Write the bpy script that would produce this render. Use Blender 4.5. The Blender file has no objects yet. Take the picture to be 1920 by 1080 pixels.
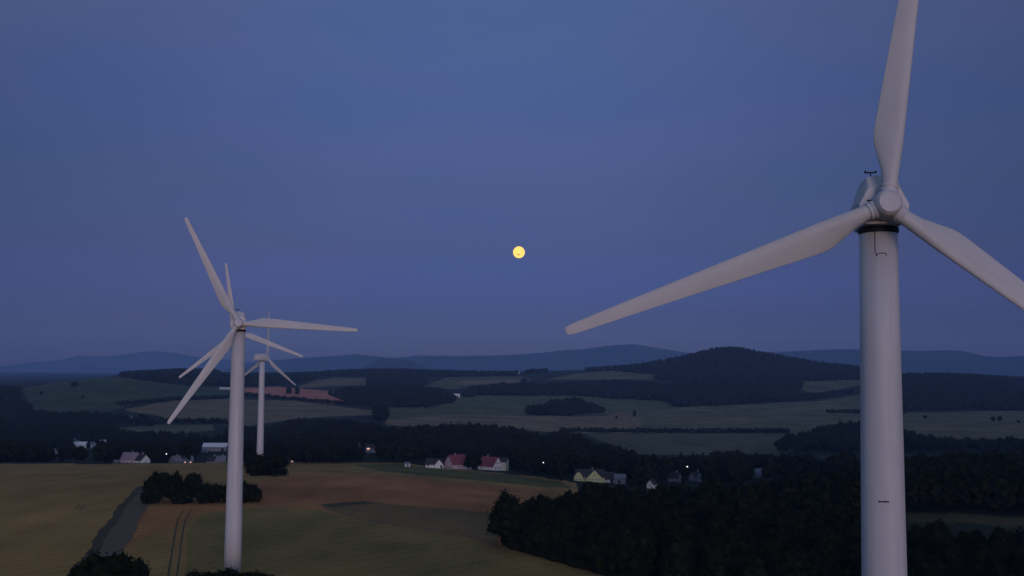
import bpy, bmesh, math, random
import numpy as np
from mathutils import Vector, Matrix

# ------------------------------------------------------------------ camera, world, sun
C = bpy.context.scene.collection
S = bpy.context.scene
F = 2100.0                                   # focal length in photo pixels (1920 wide)
PITCH = math.atan(160 / F)
ROLL = math.radians(0.42)
CAM_Z = 40.0
cd = bpy.data.cameras.new('camera')
cam = bpy.data.objects.new('camera', cd)
C.objects.link(cam)
cd.sensor_width = 36.0
cd.lens = 36.0 * F / 1920
cd.clip_start = 0.5
cd.clip_end = 90000
fwd = Vector((0, math.cos(PITCH), math.sin(PITCH)))
r0 = Vector((1, 0, 0))
u0 = r0.cross(fwd)
rv = r0 * math.cos(ROLL) + u0 * math.sin(ROLL)
uv = -r0 * math.sin(ROLL) + u0 * math.cos(ROLL)
cam.matrix_world = Matrix(((rv.x, uv.x, -fwd.x, 0), (rv.y, uv.y, -fwd.y, 0), (rv.z, uv.z, -fwd.z, CAM_Z), (0, 0, 0, 1)))
S.camera = cam

SUN_EL, SUN_ROT = math.radians(2.0), math.radians(170)     # low afterglow behind the camera
w = bpy.data.worlds.new('World')
S.world = w
w.use_nodes = True
nt = w.node_tree
N, L = nt.nodes, nt.links
bg = N['Background']
sky = N.new('ShaderNodeTexSky')
sky.sky_type = 'NISHITA'
sky.sun_disc = False
sky.sun_elevation = SUN_EL
sky.sun_rotation = SUN_ROT
sky.altitude = 400
sky.air_density = 1.0
sky.dust_density = 1.0
sky.ozone_density = 3.0
bg.inputs['Strength'].default_value = 0.12
geo = N.new('ShaderNodeTexCoord')
sep = N.new('ShaderNodeSeparateXYZ')
L.new(geo.outputs['Generated'], sep.inputs[0])
ramp = N.new('ShaderNodeValToRGB')           # tint of the dusk sky by height above the horizon
L.new(sep.outputs['Z'], ramp.inputs['Fac'])
SKY_TINT = [(0.0, (0.31, 0.42, 2.0)), (0.012, (0.31, 0.42, 1.9)), (0.05, (0.255, 0.29, 1.25)), (0.109, (0.36, 0.287, 0.64)), (0.165, (0.465, 0.337, 0.565)),
            (0.233, (0.585, 0.405, 0.63)), (0.322, (0.86, 0.535, 0.68)), (0.6, (2.8, 1.55, 1.05)), (1.0, (5.0, 2.8, 1.5))]
WEST_TINT = (1.05, 1.05, 1.35)
els = ramp.color_ramp.elements
while len(els) < len(SKY_TINT):
    els.new(0.5)
for e, (p, c) in zip(els, SKY_TINT):
    e.position = p
    e.color = (*c, 1)
mul = N.new('ShaderNodeMix')
mul.data_type = 'RGBA'
mul.blend_type = 'MULTIPLY'
mul.inputs[0].default_value = 1.0
L.new(sky.outputs[0], mul.inputs[6])
west = N.new('ShaderNodeMapRange')           # the afterglow side, behind the camera
west.interpolation_type = 'SMOOTHSTEP'
west.inputs['From Min'].default_value = 0.2
west.inputs['From Max'].default_value = -0.6
L.new(sep.outputs['Y'], west.inputs['Value'])
side = N.new('ShaderNodeMix')
side.data_type = 'RGBA'
side.inputs[7].default_value = (*WEST_TINT, 1)
L.new(west.outputs[0], side.inputs[0])
absx = N.new('ShaderNodeMath')              # sky dims to both sides, with lens vignetting put into its tint
absx.operation = 'ABSOLUTE'
L.new(sep.outputs['X'], absx.inputs[0])
fall = N.new('ShaderNodeMapRange')
fall.interpolation_type = 'SMOOTHSTEP'
fall.inputs['From Min'].default_value = 0.02
fall.inputs['From Max'].default_value = 0.50
fall.inputs['To Min'].default_value = 1.03
fall.inputs['To Max'].default_value = 0.77
L.new(absx.outputs[0], fall.inputs['Value'])
dim = N.new('ShaderNodeMix')
dim.data_type = 'RGBA'
dim.blend_type = 'MULTIPLY'
dim.inputs[0].default_value = 1.0
L.new(ramp.outputs[0], dim.inputs[6])
L.new(fall.outputs[0], dim.inputs[7])
L.new(dim.outputs[2], side.inputs[6])
L.new(side.outputs[2], mul.inputs[7])
mott = N.new('ShaderNodeTexNoise')           # thin veils of dusk cloud
mott.inputs['Scale'].default_value = 2.6
mott.inputs['Detail'].default_value = 5
mpg = N.new('ShaderNodeMapping')
mpg.inputs['Scale'].default_value = (1, 1, 3.2)
L.new(geo.outputs['Generated'], mpg.inputs[0])
L.new(mpg.outputs[0], mott.inputs['Vector'])
veil = N.new('ShaderNodeValToRGB')
veil.color_ramp.elements[0].position = 0.38
veil.color_ramp.elements[0].color = (0.90, 0.975, 0.985, 1)
veil.color_ramp.elements[1].position = 0.64
veil.color_ramp.elements[1].color = (1.13, 1.01, 1.0, 1)
L.new(mott.outputs[0], veil.inputs[0])
mul2 = N.new('ShaderNodeMix')
mul2.data_type = 'RGBA'
mul2.blend_type = 'MULTIPLY'
mul2.inputs[0].default_value = 1.0
L.new(mul.outputs[2], mul2.inputs[6])
L.new(veil.outputs[0], mul2.inputs[7])
L.new(mul2.outputs[2], bg.inputs['Color'])

sd = bpy.data.lights.new('sun', 'SUN')
sd.energy = 0.44
sd.angle = math.radians(25)
sd.color = (1.0, 0.82, 0.78)
sun = bpy.data.objects.new('sun', sd)
C.objects.link(sun)
sdir = Vector((math.sin(SUN_ROT) * math.cos(SUN_EL), math.cos(SUN_ROT) * math.cos(SUN_EL), math.sin(SUN_EL)))
sun.rotation_euler = (-sdir).to_track_quat('-Z', 'Y').to_euler()
sun.location = (0, -60, 120)

S.view_settings.view_transform = 'Standard'
S.view_settings.look = 'None'
S.view_settings.exposure = 1.2
S.view_settings.gamma = 1.0
S.cycles.volume_bounces = 1
S.cycles.max_bounces = 6
S.cycles.diffuse_bounces = 3
S.cycles.caustics_reflective = False
S.cycles.caustics_refractive = False


# ------------------------------------------------------------------ helpers
def ray(px, py):
    d = fwd + rv * ((px - 960) / F) - uv * ((py - 540) / F)
    return d


def at(px, py, Y):
    d = ray(px, py)
    return Vector((d.x * Y / d.y, Y, CAM_Z + d.z * Y / d.y))


def tag(o, label=None, cat=None, group=None, kind=None):
    if label: o['label'] = label
    if cat: o['category'] = cat
    if group: o['group'] = group
    if kind: o['kind'] = kind
    return o


def empty(name, loc, rz=0, **k):
    o = bpy.data.objects.new(name, None)
    C.objects.link(o)
    o.location = loc
    o.rotation_euler = (0, 0, rz)
    o.empty_display_size = 0.5
    return tag(o, **k)


def link(name, me, mat=None, parent=None, loc=None, mtx=None):
    o = bpy.data.objects.new(name, me)
    C.objects.link(o)
    if mat is not None and not me.materials:
        me.materials.append(mat)
    if parent is not None:
        o.parent = parent
    if mtx is not None:
        o.matrix_local = mtx
    elif loc is not None:
        o.location = loc
    return o


def np_mesh(name, V, faces, smooth=False):
    """V (n,3); faces = list of (k, (m,k) int arrays)"""
    me = bpy.data.meshes.new(name)
    V = np.asarray(V, np.float32)
    me.vertices.add(len(V))
    me.vertices.foreach_set('co', V.ravel())
    idx = np.concatenate([f.ravel() for f in faces]).astype(np.int32)
    tot = np.concatenate([np.full(len(f), f.shape[1], np.int32) for f in faces])
    start = np.concatenate([[0], np.cumsum(tot)[:-1]]).astype(np.int32)
    me.loops.add(len(idx))
    me.loops.foreach_set('vertex_index', idx)
    me.polygons.add(len(tot))
    me.polygons.foreach_set('loop_start', start)
    me.polygons.foreach_set('loop_total', tot)
    if smooth:
        me.polygons.foreach_set('use_smooth', np.ones(len(tot), bool))
    me.update(calc_edges=True)
    return me


def bm_mesh(name, bm, smooth=False):
    me = bpy.data.meshes.new(name)
    bmesh.ops.recalc_face_normals(bm, faces=bm.faces)
    if smooth:
        for f in bm.faces: f.smooth = True
    bm.to_mesh(me)
    bm.free()
    return me


def bm_box(bm, c, s, rot=None):
    m = Matrix.Translation(c)
    if rot is not None: m = m @ rot
    m = m @ Matrix.Diagonal((s[0], s[1], s[2], 1))
    return bmesh.ops.create_cube(bm, size=1.0, matrix=m)


def bm_tube(bm, pts, r, n=8):
    rings = []
    for i, p in enumerate(pts):
        p = Vector(p)
        a = Vector(pts[max(i - 1, 0)]); b = Vector(pts[min(i + 1, len(pts) - 1)])
        t = (b - a).normalized()
        x = t.orthogonal().normalized(); y = t.cross(x)
        rr = r[i] if isinstance(r, (list, tuple)) else r
        rings.append([bm.verts.new(p + (x * math.cos(k * 2 * math.pi / n) + y * math.sin(k * 2 * math.pi / n)) * rr) for k in range(n)])
    for a, b in zip(rings, rings[1:]):
        # match ring starts
        best = min(range(n), key=lambda s: sum((a[k].co - b[(k + s) % n].co).length for k in range(n)))
        for k in range(n):
            bm.faces.new((a[k], a[(k + 1) % n], b[(k + 1 + best) % n], b[(k + best) % n]))
    bm.faces.new(rings[0]); bm.faces.new(rings[-1])


def bm_loft(bm, loops, cap=True, closed=True):
    rings = [[bm.verts.new(p) for p in lp] for lp in loops]
    n = len(rings[0])
    for a, b in zip(rings, rings[1:]):
        for k in range(n if closed else n - 1):
            bm.faces.new((a[k], a[(k + 1) % n], b[(k + 1) % n], b[k]))
    if cap:
        bm.faces.new(rings[0]); bm.faces.new(rings[-1])
    return rings


def lathe(prof, n=48, axis='Z'):
    """prof list of (r, h)"""
    bm = bmesh.new()
    loops = []
    for r, h in prof:
        lp = []
        for k in range(n):
            a = 2 * math.pi * k / n
            if axis == 'Z': lp.append((r * math.cos(a), r * math.sin(a), h))
            else: lp.append((r * math.cos(a), h, r * math.sin(a)))
        loops.append(lp)
    bm_loft(bm, loops)
    return bm


# ------------------------------------------------------------------ materials
def mat(name, col, rough=0.8, noise=0.0, scale=1.0, spec=0.3, col2=None, bump=0.0, emit=None, coord='Object', stretch=None):
    m = bpy.data.materials.new(name)
    m.use_nodes = True
    n, l = m.node_tree.nodes, m.node_tree.links
    b = n['Principled BSDF']
    b.inputs['Roughness'].default_value = rough
    b.inputs['Specular IOR Level'].default_value = spec
    b.inputs['Base Color'].default_value = (*col, 1)
    if noise or col2:
        tc = n.new('ShaderNodeTexCoord')
        nz = n.new('ShaderNodeTexNoise')
        nz.inputs['Scale'].default_value = scale
        nz.inputs['Detail'].default_value = 6
        src = n.new('ShaderNodeNewGeometry').outputs['Position'] if coord == 'Position' else tc.outputs[coord]
        if stretch:
            mp = n.new('ShaderNodeMapping')
            mp.inputs['Scale'].default_value = stretch
            l.new(src, mp.inputs['Vector']); src = mp.outputs[0]
        l.new(src, nz.inputs['Vector'])
        cr = n.new('ShaderNodeValToRGB')
        c2 = col2 or tuple(c * (1 + noise) for c in col)
        c1 = col if col2 else tuple(c * (1 - noise) for c in col)
        cr.color_ramp.elements[0].position = 0.35; cr.color_ramp.elements[0].color = (*c1, 1)
        cr.color_ramp.elements[1].position = 0.65; cr.color_ramp.elements[1].color = (*c2, 1)
        l.new(nz.outputs[0], cr.inputs[0])
        l.new(cr.outputs[0], b.inputs['Base Color'])
        if bump:
            bp = n.new('ShaderNodeBump')
            bp.inputs['Strength'].default_value = bump
            l.new(nz.outputs[0], bp.inputs['Height'])
            l.new(bp.outputs[0], b.inputs['Normal'])
    if emit:
        b.inputs['Emission Color'].default_value = (*emit[0], 1)
        b.inputs['Emission Strength'].default_value = emit[1]
    return m


M = {}
M['turbine'] = mat('turbine_paint', (0.66, 0.63, 0.66), 0.5, 0.07, 0.9, spec=0.4, stretch=(1.4, 1.4, 0.07))
M['blade'] = mat('blade_gelcoat', (0.66, 0.62, 0.62), 0.45, 0.04, 0.5, spec=0.4, stretch=(1.5, 1.5, 0.4))
M['dark'] = mat('dark_steel', (0.02, 0.02, 0.025), 0.6)
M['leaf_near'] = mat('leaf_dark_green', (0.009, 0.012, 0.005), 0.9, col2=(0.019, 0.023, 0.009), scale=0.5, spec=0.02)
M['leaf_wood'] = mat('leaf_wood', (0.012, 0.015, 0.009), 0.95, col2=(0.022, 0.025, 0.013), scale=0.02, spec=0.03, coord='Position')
M['bark'] = mat('bark', (0.07, 0.055, 0.04), 0.95, 0.3, 3)
M['asphalt'] = mat('farm_track_gravel', (0.17, 0.115, 0.07), 0.95, 0.14, 0.9)
M['verge'] = mat('verge_grass', (0.075, 0.06, 0.028), 0.95, 0.3, 0.6)
M['track'] = mat('pressed_crop', (0.10, 0.08, 0.04), 0.95, 0.3, 0.8)
M['white'] = mat('white_render', (0.85, 0.82, 0.82), 0.8, 0.05, 1.0)
M['pink'] = mat('pink_render', (0.62, 0.48, 0.52), 0.8, 0.05, 1.0)
M['cream'] = mat('cream_render', (0.72, 0.66, 0.52), 0.8, 0.05, 1.0)
M['yellow'] = mat('yellow_render', (0.62, 0.62, 0.30), 0.8, 0.05, 1.0)
M['grey'] = mat('grey_render', (0.30, 0.29, 0.30), 0.8, 0.08, 1.0)
M['red_roof'] = mat('red_tiles', (0.26, 0.07, 0.09), 0.85, 0.15, 1.5)
M['dark_roof'] = mat('dark_tiles', (0.05, 0.045, 0.05), 0.8, 0.15, 1.5)
M['rose_roof'] = mat('rose_tiles', (0.34, 0.24, 0.28), 0.85, 0.15, 1.5)
M['grey_roof'] = mat('grey_sheet', (0.22, 0.22, 0.24), 0.6, 0.1, 1.0)
M['pale_roof'] = mat('pale_sheet', (0.8, 0.78, 0.80), 0.6, 0.08, 1.0)
M['pane'] = mat('window_pane', (0.03, 0.03, 0.04), 0.15, spec=0.5)
M['lit_pane'] = mat('lit_window_pane', (0.5, 0.3, 0.25), 0.4, emit=((1.0, 0.5, 0.36), 0.4))
M['lamp'] = mat('lamp_glow', (0.8, 0.8, 0.8), 0.4, emit=((1.0, 0.97, 0.9), 1.2))
M['door'] = mat('door_wood', (0.05, 0.04, 0.035), 0.7)

# ------------------------------------------------------------------ terrain: heights surveyed along bearings, valley and far rise
KN = [150, 220, 300, 400, 500, 600, 700, 850, 1000, 1200, 1400, 1700, 2000, 2400, 2800, 3300, 3800, 4500, 6000]
TAB = {
    0:    [1260, 1082, 980, 910, 878, 866, 872, 866, 852, 832, 812, 785, 760, 737, 729, 722, 718, 714, 709],
    120:  [1260, 1082, 979, 909, 877, 866, 872, 866, 852, 832, 812, 783, 756, 720, 716, 720, 716, 713, 709],
    240:  [1260, 1082, 978, 908, 877, 868, 872, 866, 853, 834, 813, 783, 748, 708, 707, 704, 702, 705, 706],
    360:  [1260, 1082, 976, 907, 878, 868, 872, 866, 852, 834, 811, 782, 755, 733, 716, 700, 697, 700, 704],
    480:  [1260, 1082, 976, 907, 878, 866, 872, 866, 852, 832, 809, 780, 756, 734, 721, 705, 698, 698, 704],
    600:  [1260, 1083, 978, 908, 880, 868, 871, 862, 840, 818, 802, 778, 757, 738, 722, 707, 699, 697, 702],
    720:  [1262, 1085, 985, 914, 885, 870, 871, 856, 828, 805, 793, 775, 760, 740, 722, 708, 700, 697, 701],
    840:  [1266, 1090, 993, 925, 896, 880, 876, 856, 830, 808, 796, 777, 762, 742, 724, 708, 700, 697, 701],
    960:  [1275, 1096, 1002, 940, 908, 888, 880, 864, 838, 816, 801, 781, 765, 745, 725, 708, 700, 697, 700],
    1080: [1290, 1112, 1024, 956, 920, 900, 886, 868, 848, 826, 808, 789, 772, 752, 730, 709, 698, 694, 698],
    1200: [1310, 1135, 1045, 970, 932, 909, 893, 876, 863, 848, 830, 806, 785, 760, 734, 705, 687, 700, 698],
    1280: [1330, 1150, 1052, 970, 934, 910, 894, 880, 868, 850, 832, 807, 784, 758, 732, 700, 670, 690, 698],
    1360: [1350, 1165, 1056, 970, 934, 910, 895, 882, 870, 850, 832, 807, 783, 757, 731, 692, 648, 680, 698],
    1440: [1370, 1178, 1060, 970, 934, 910, 895, 882, 870, 850, 832, 806, 782, 756, 730, 697, 665, 688, 698],
    1540: [1390, 1195, 1066, 966, 930, 904, 890, 876, 864, 846, 826, 802, 780, 756, 732, 706, 683, 694, 698],
    1620: [1400, 1205, 1070, 963, 926, 898, 883, 870, 860, 843, 823, 800, 782, 762, 735, 708, 692, 696, 698],
    1700: [1400, 1206, 1072, 962, 924, 896, 881, 868, 858, 842, 822, 800, 784, 766, 732, 705, 710, 706, 702],
    1800: [1400, 1206, 1072, 964, 926, 897, 881, 868, 858, 842, 822, 800, 784, 767, 736, 706, 712, 708, 702],
    1920: [1400, 1206, 1074, 970, 930, 899, 881, 868, 858, 842, 822, 802, 786, 770, 748, 718, 716, 710, 704],
}
_cols = sorted(TAB)
_zc = np.zeros((len(_cols), len(KN)))
for i, c in enumerate(_cols):
    for j, dd in enumerate(KN):
        _zc[i, j] = at(c, TAB[c][j], dd).z
_gu = np.arange(-40, 1961, 10.0)
_gl = np.linspace(math.log(100), math.log(6000), 400)
_g = np.zeros((len(_gu), len(_gl)))
_tmp = np.zeros((len(_cols), len(_gl)))
for i in range(len(_cols)):
    _tmp[i] = np.interp(_gl, np.log(KN), _zc[i])
for j in range(len(_gl)):
    _g[:, j] = np.interp(_gu, _cols, _tmp[:, j])


def _blur(a, ax, k):
    ker = np.hanning(k + 2)[1:-1]; ker /= ker.sum()
    p = np.pad(a, [(k // 2, k // 2) if q == ax else (0, 0) for q in (0, 1)], mode='edge')
    return np.apply_along_axis(lambda v: np.convolve(v, ker, 'valid'), ax, p)


_g = _blur(_blur(_g, 0, 9), 1, 11)


def terrain(x, y):
    x = np.asarray(x, float); y = np.asarray(y, float)
    r = np.hypot(x, y)
    az = np.arctan2(x, y)
    D = r * np.cos(np.clip(np.abs(az), 0, math.radians(30)))
    u = 960 + F * np.tan(np.clip(az, -0.5, 0.5))
    fu = np.clip((u - _gu[0]) / 10.0, 0, len(_gu) - 1.001)
    fl = np.clip((np.log(np.maximum(D, 1)) - _gl[0]) / (_gl[1] - _gl[0]), 0, len(_gl) - 1.001)
    i = fu.astype(int); j = fl.astype(int); a = fu - i; b = fl - j
    z = (_g[i, j] * (1 - a) * (1 - b) + _g[i + 1, j] * a * (1 - b) + _g[i, j + 1] * (1 - a) * b + _g[i + 1, j + 1] * a * b)
    k = np.clip((D - 250) / 1500, 0, 1)
    z = z + k * (1.2 * np.sin(x / 71 + 1.3 * np.sin(y / 130)) * np.sin(y / 93 + 2) + 0.6 * np.sin(x / 31 + y / 47))
    far = np.clip((D - 6000) / 3000, 0, 1)
    return z * (1 - far) + (CAM_Z - 30) * far


def hit(px, py, h=0.0):
    d = ray(px, py)
    Y = np.concatenate([np.arange(110, 700, 0.5), np.arange(700, 4600, 2.0)])
    X = d.x / d.y * Y
    gap = CAM_Z + d.z / d.y * Y - (terrain(X, Y) + h)
    k = np.where(gap <= 0)[0]
    k = k[0] if len(k) else int(np.argmin(gap / Y))
    return np.array([X[k], Y[k]])


def gz(x, y):
    return float(terrain(x, y))


def dens(pts, step=25):
    out = []
    for (a, b) in zip(pts, pts[1:] + pts[:1]):
        n = max(1, int(math.hypot(b[0] - a[0], b[1] - a[1]) / step))
        for k in range(n):
            t = k / n
            out.append([a[q] + (b[q] - a[q]) * t for q in range(len(a))])
    return out


def wpoly(pts, h=12.0):
    """outline surveyed from the view, put down on the land; a third number marks tree tops of that height"""
    return np.array([hit(p[0], p[1], p[2] if len(p) > 2 else 0.0) for p in dens([list(q) + [0.0] * (3 - len(q)) for q in pts])])


def inside(P, x, y):
    x = np.asarray(x); y = np.asarray(y)
    c = np.zeros(x.shape, bool)
    xa, ya = P[:, 0], P[:, 1]
    for i in range(len(P)):
        x1, y1 = P[i - 1]; x2, y2 = P[i]
        if y1 == y2: continue
        m = ((y1 > y) != (y2 > y)) & (x < (x2 - x1) * (y - y1) / (y2 - y1) + x1)
        c ^= m
    return c


_dense = np.radians(np.linspace(-32, 32, 900))
_az = np.concatenate([_dense, np.radians(np.arange(36, 325, 6.0))])
_rr = np.concatenate([np.linspace(2, 100, 9)[:-1], 1 / np.linspace(1 / 100, 1 / 620, 230)[:-1], np.geomspace(620, 4700, 330), np.geomspace(4700, 17600, 16)[1:]])
GX = np.outer(_rr, np.sin(_az)); GY = np.outer(_rr, np.cos(_az))
GZ = terrain(GX, GY)
nr, nc = GX.shape
ii = np.arange(nr - 1)[:, None]; jj = np.arange(nc)[None, :]
q = np.stack([ii * nc + jj, ii * nc + (jj + 1) % nc, (ii + 1) * nc + (jj + 1) % nc, (ii + 1) * nc + jj], -1).reshape(-1, 4)
gme = np_mesh('ground', np.stack([GX, GY, GZ], -1).reshape(-1, 3), [q[:, ::-1]], smooth=True)

# field colours (what grows there), painted in order
FIELDS = [
    # dark meadow and garden land is the base
    ((0.428, 0.228, 0.071), [(-900, 869), (0, 869), (200, 870), (430, 867), (560, 866), (760, 868), (800, 874), (1000, 893), (1080, 905), (1140, 1078), (1300, 1300), (-900, 1300)]),
    ((0.377, 0.221, 0.074), [(-500, 872), (0, 872), (430, 868), (760, 869), (980, 898), (1000, 906), (700, 889), (540, 884), (430, 885), (250, 880), (0, 884)]),
    ((0.450, 0.186, 0.066), [(470, 905), (560, 889), (700, 889), (860, 905), (1010, 917), (1060, 917), (960, 960), (935, 1026), (860, 1004), (760, 990), (660, 972), (600, 957), (500, 952), (470, 948)]),
    ((0.536, 0.207, 0.079), [(690, 890), (860, 905), (1010, 917), (1030, 920), (960, 930), (800, 925), (720, 918), (600, 905)]),
    ((0.245, 0.142, 0.058), [(600, 950), (700, 942), (800, 950), (930, 962), (935, 1026), (860, 1004), (760, 990), (660, 972)]),
    ((0.479, 0.197, 0.066), [(262, 955), (330, 944), (430, 943), (480, 945), (440, 958), (380, 965), (330, 985), (230, 1025), (225, 1018)]),
    ((0.307, 0.197, 0.061), [(380, 962), (470, 952), (600, 957), (660, 972), (760, 990), (860, 1004), (940, 1028), (1140, 1082), (1260, 1130), (900, 1300), (400, 1300), (350, 1080), (350, 1000)]),
    ((0.145, 0.120, 0.036), [(660, 872), (760, 870), (800, 878), (900, 885), (960, 890), (1050, 903), (1075, 915), (1000, 912), (900, 901), (800, 892), (720, 884)]),
    # across the valley
    ((0.079, 0.093, 0.039), [(40, 728), (75, 722), (137, 713), (190, 707), (226, 706), (300, 718), (430, 728), (430, 747), (330, 747), (240, 760), (200, 772), (60, 772)]),
    ((0.247, 0.178, 0.095), [(228, 768), (330, 751), (430, 748), (560, 752), (650, 764), (700, 770), (700, 778), (560, 784), (470, 798), (430, 797), (320, 790), (290, 778)]),
    ((0.169, 0.141, 0.073), [(222, 803), (300, 796), (400, 797), (405, 806), (300, 818), (225, 812)]),
    ((0.169, 0.141, 0.073), [(130, 792), (165, 792), (165, 803), (130, 803)]),
    ((0.702, 0.243, 0.159), [(455, 736), (462, 727), (520, 725), (560, 729), (620, 733), (640, 741), (657, 748), (656, 757), (620, 757), (540, 748)]),
    ((0.238, 0.170, 0.095), [(590, 713), (640, 708), (692, 709), (690, 722), (620, 724), (560, 729), (560, 724)]),
    ((0.141, 0.141, 0.064), [(720, 775), (720, 763), (850, 755), (860, 742), (1080, 742), (1240, 752), (1270, 764), (1280, 776), (1000, 780), (860, 776), (720, 790)]),
    ((0.270, 0.188, 0.103), [(720, 796), (724, 786), (860, 777), (1000, 780), (1130, 780), (1160, 772), (1230, 776), (1230, 800), (1180, 812), (1060, 812), (980, 806), (800, 802)]),
    ((0.174, 0.157, 0.080), [(1200, 772), (1270, 764), (1420, 757), (1540, 752), (1612, 740), (1700, 738), (1700, 800), (1500, 812), (1200, 812)]),
    ((0.207, 0.157, 0.089), [(1240, 786), (1330, 782), (1560, 782), (1560, 788), (1400, 792), (1240, 796)]),
    ((0.141, 0.128, 0.068), [(1040, 813), (1500, 813), (1480, 856), (1200, 852), (1150, 836), (1100, 815)]),
    ((0.169, 0.144, 0.074), [(1650, 775), (1800, 772), (1990, 768), (1990, 822), (1650, 824)]),
    ((0.210, 0.170, 0.089), [(1650, 800), (1990, 806), (1990, 812), (1650, 806)]),
    ((0.154, 0.139, 0.068), [(790, 726), (840, 707), (980, 706), (1000, 712), (960, 718), (900, 722), (850, 730)]),
    ((0.309, 0.213, 0.128), [(850, 722), (870, 714), (970, 712), (975, 717), (900, 721)]),
    ((0.186, 0.153, 0.076), [(1020, 712), (1080, 700), (1150, 694), (1230, 702), (1222, 711), (1160, 712), (1060, 712)]),
    ((0.158, 0.144, 0.070), [(1500, 730), (1504, 712), (1620, 712), (1700, 712), (1612, 722), (1530, 738)]),
    ((0.141, 0.107, 0.073), [(1400, 690), (1405, 684), (1450, 684), (1450, 689)]),
    ((0.079, 0.068, 0.031), [(1690, 962), (1800, 962), (1960, 972), (1960, 990), (1690, 976)]),
    ((0.09, 0.065, 0.035), [(1760, 968), (1960, 976), (1960, 986), (1760, 974)]),
]
col = np.empty((nr * nc, 3), np.float32)
col[:] = (0.024, 0.03, 0.018)
fx, fy = GX.ravel(), GY.ravel()
jx = fx + 2.5 * np.sin(fy / 23) + 1.2 * np.sin(fx / 9); jy = fy + 3 * np.sin(fx / 19 + 1)
for c, pts in FIELDS:
    P = wpoly(pts)
    lo, hi = P.min(0) - 5, P.max(0) + 5
    m = np.where((fx > lo[0]) & (fx < hi[0]) & (fy > lo[1]) & (fy < hi[1]))[0]
    near = P[:, 1].mean() < 700
    k = inside(P, fx[m] if near else jx[m], fy[m] if near else jy[m])
    col[m[k]] = c
ca = gme.color_attributes.new('crop', 'FLOAT_COLOR', 'POINT')
ca.data.foreach_set('color', np.concatenate([col, np.ones((len(col), 1), np.float32)], 1).astype(np.float32).ravel())


def crop_material():
    m = bpy.data.materials.new('crops_and_meadow')
    m.use_nodes = True
    n, l = m.node_tree.nodes, m.node_tree.links
    b = n['Principled BSDF']
    b.inputs['Roughness'].default_value = 0.95
    b.inputs['Specular IOR Level'].default_value = 0.1
    a = n.new('ShaderNodeVertexColor'); a.layer_name = 'crop'
    g = n.new('ShaderNodeNewGeometry')
    prev = a.outputs[0]
    for sc, lo, hi, st in ((0.012, 0.72, 1.28, (1, 1, 0)), (0.09, 0.82, 1.18, (1, 0.35, 0)), (0.9, 0.85, 1.15, (1, 1, 0))):
        mp = n.new('ShaderNodeMapping'); mp.inputs['Scale'].default_value = st
        l.new(g.outputs['Position'], mp.inputs['Vector'])
        z = n.new('ShaderNodeTexNoise'); z.inputs['Scale'].default_value = sc; z.inputs['Detail'].default_value = 5
        l.new(mp.outputs[0], z.inputs['Vector'])
        r = n.new('ShaderNodeMapRange')
        r.inputs['From Min'].default_value = 0.3; r.inputs['From Max'].default_value = 0.7
        r.inputs['To Min'].default_value = lo; r.inputs['To Max'].default_value = hi
        l.new(z.outputs[0], r.inputs['Value'])
        x = n.new('ShaderNodeMix'); x.data_type = 'RGBA'; x.blend_type = 'MULTIPLY'; x.inputs[0].default_value = 1
        l.new(prev, x.inputs[6]); l.new(r.outputs[0], x.inputs[7])
        prev = x.outputs[2]
    # faint sowing rows and tramlines
    for ang, period, lo in ((0.5, 15.0, 0.88), (0.5, 3.1, 0.95)):
        mp = n.new('ShaderNodeMapping'); mp.inputs['Rotation'].default_value = (0, 0, ang); mp.inputs['Scale'].default_value = (1, 1, 0)
        l.new(g.outputs['Position'], mp.inputs['Vector'])
        wv = n.new('ShaderNodeTexWave'); wv.inputs['Scale'].default_value = 6.2832 / period / 20 * 6.2832 / 2
        wv.inputs['Distortion'].default_value = 3.5; wv.inputs['Detail Scale'].default_value = 0.25
        l.new(mp.outputs[0], wv.inputs['Vector'])
        r = n.new('ShaderNodeMapRange')
        r.inputs['From Min'].default_value = 0.0; r.inputs['From Max'].default_value = 0.35
        r.inputs['To Min'].default_value = lo; r.inputs['To Max'].default_value = 1.0
        l.new(wv.outputs['Fac'], r.inputs['Value'])
        x = n.new('ShaderNodeMix'); x.data_type = 'RGBA'; x.blend_type = 'MULTIPLY'; x.inputs[0].default_value = 1
        l.new(prev, x.inputs[6]); l.new(r.outputs[0], x.inputs[7])
        prev = x.outputs[2]
    l.new(prev, b.inputs['Base Color'])
    return m


ground = link('ground', gme, crop_material())
tag(ground, 'rolling farmland of brown, olive and green fields', kind='structure')


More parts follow.
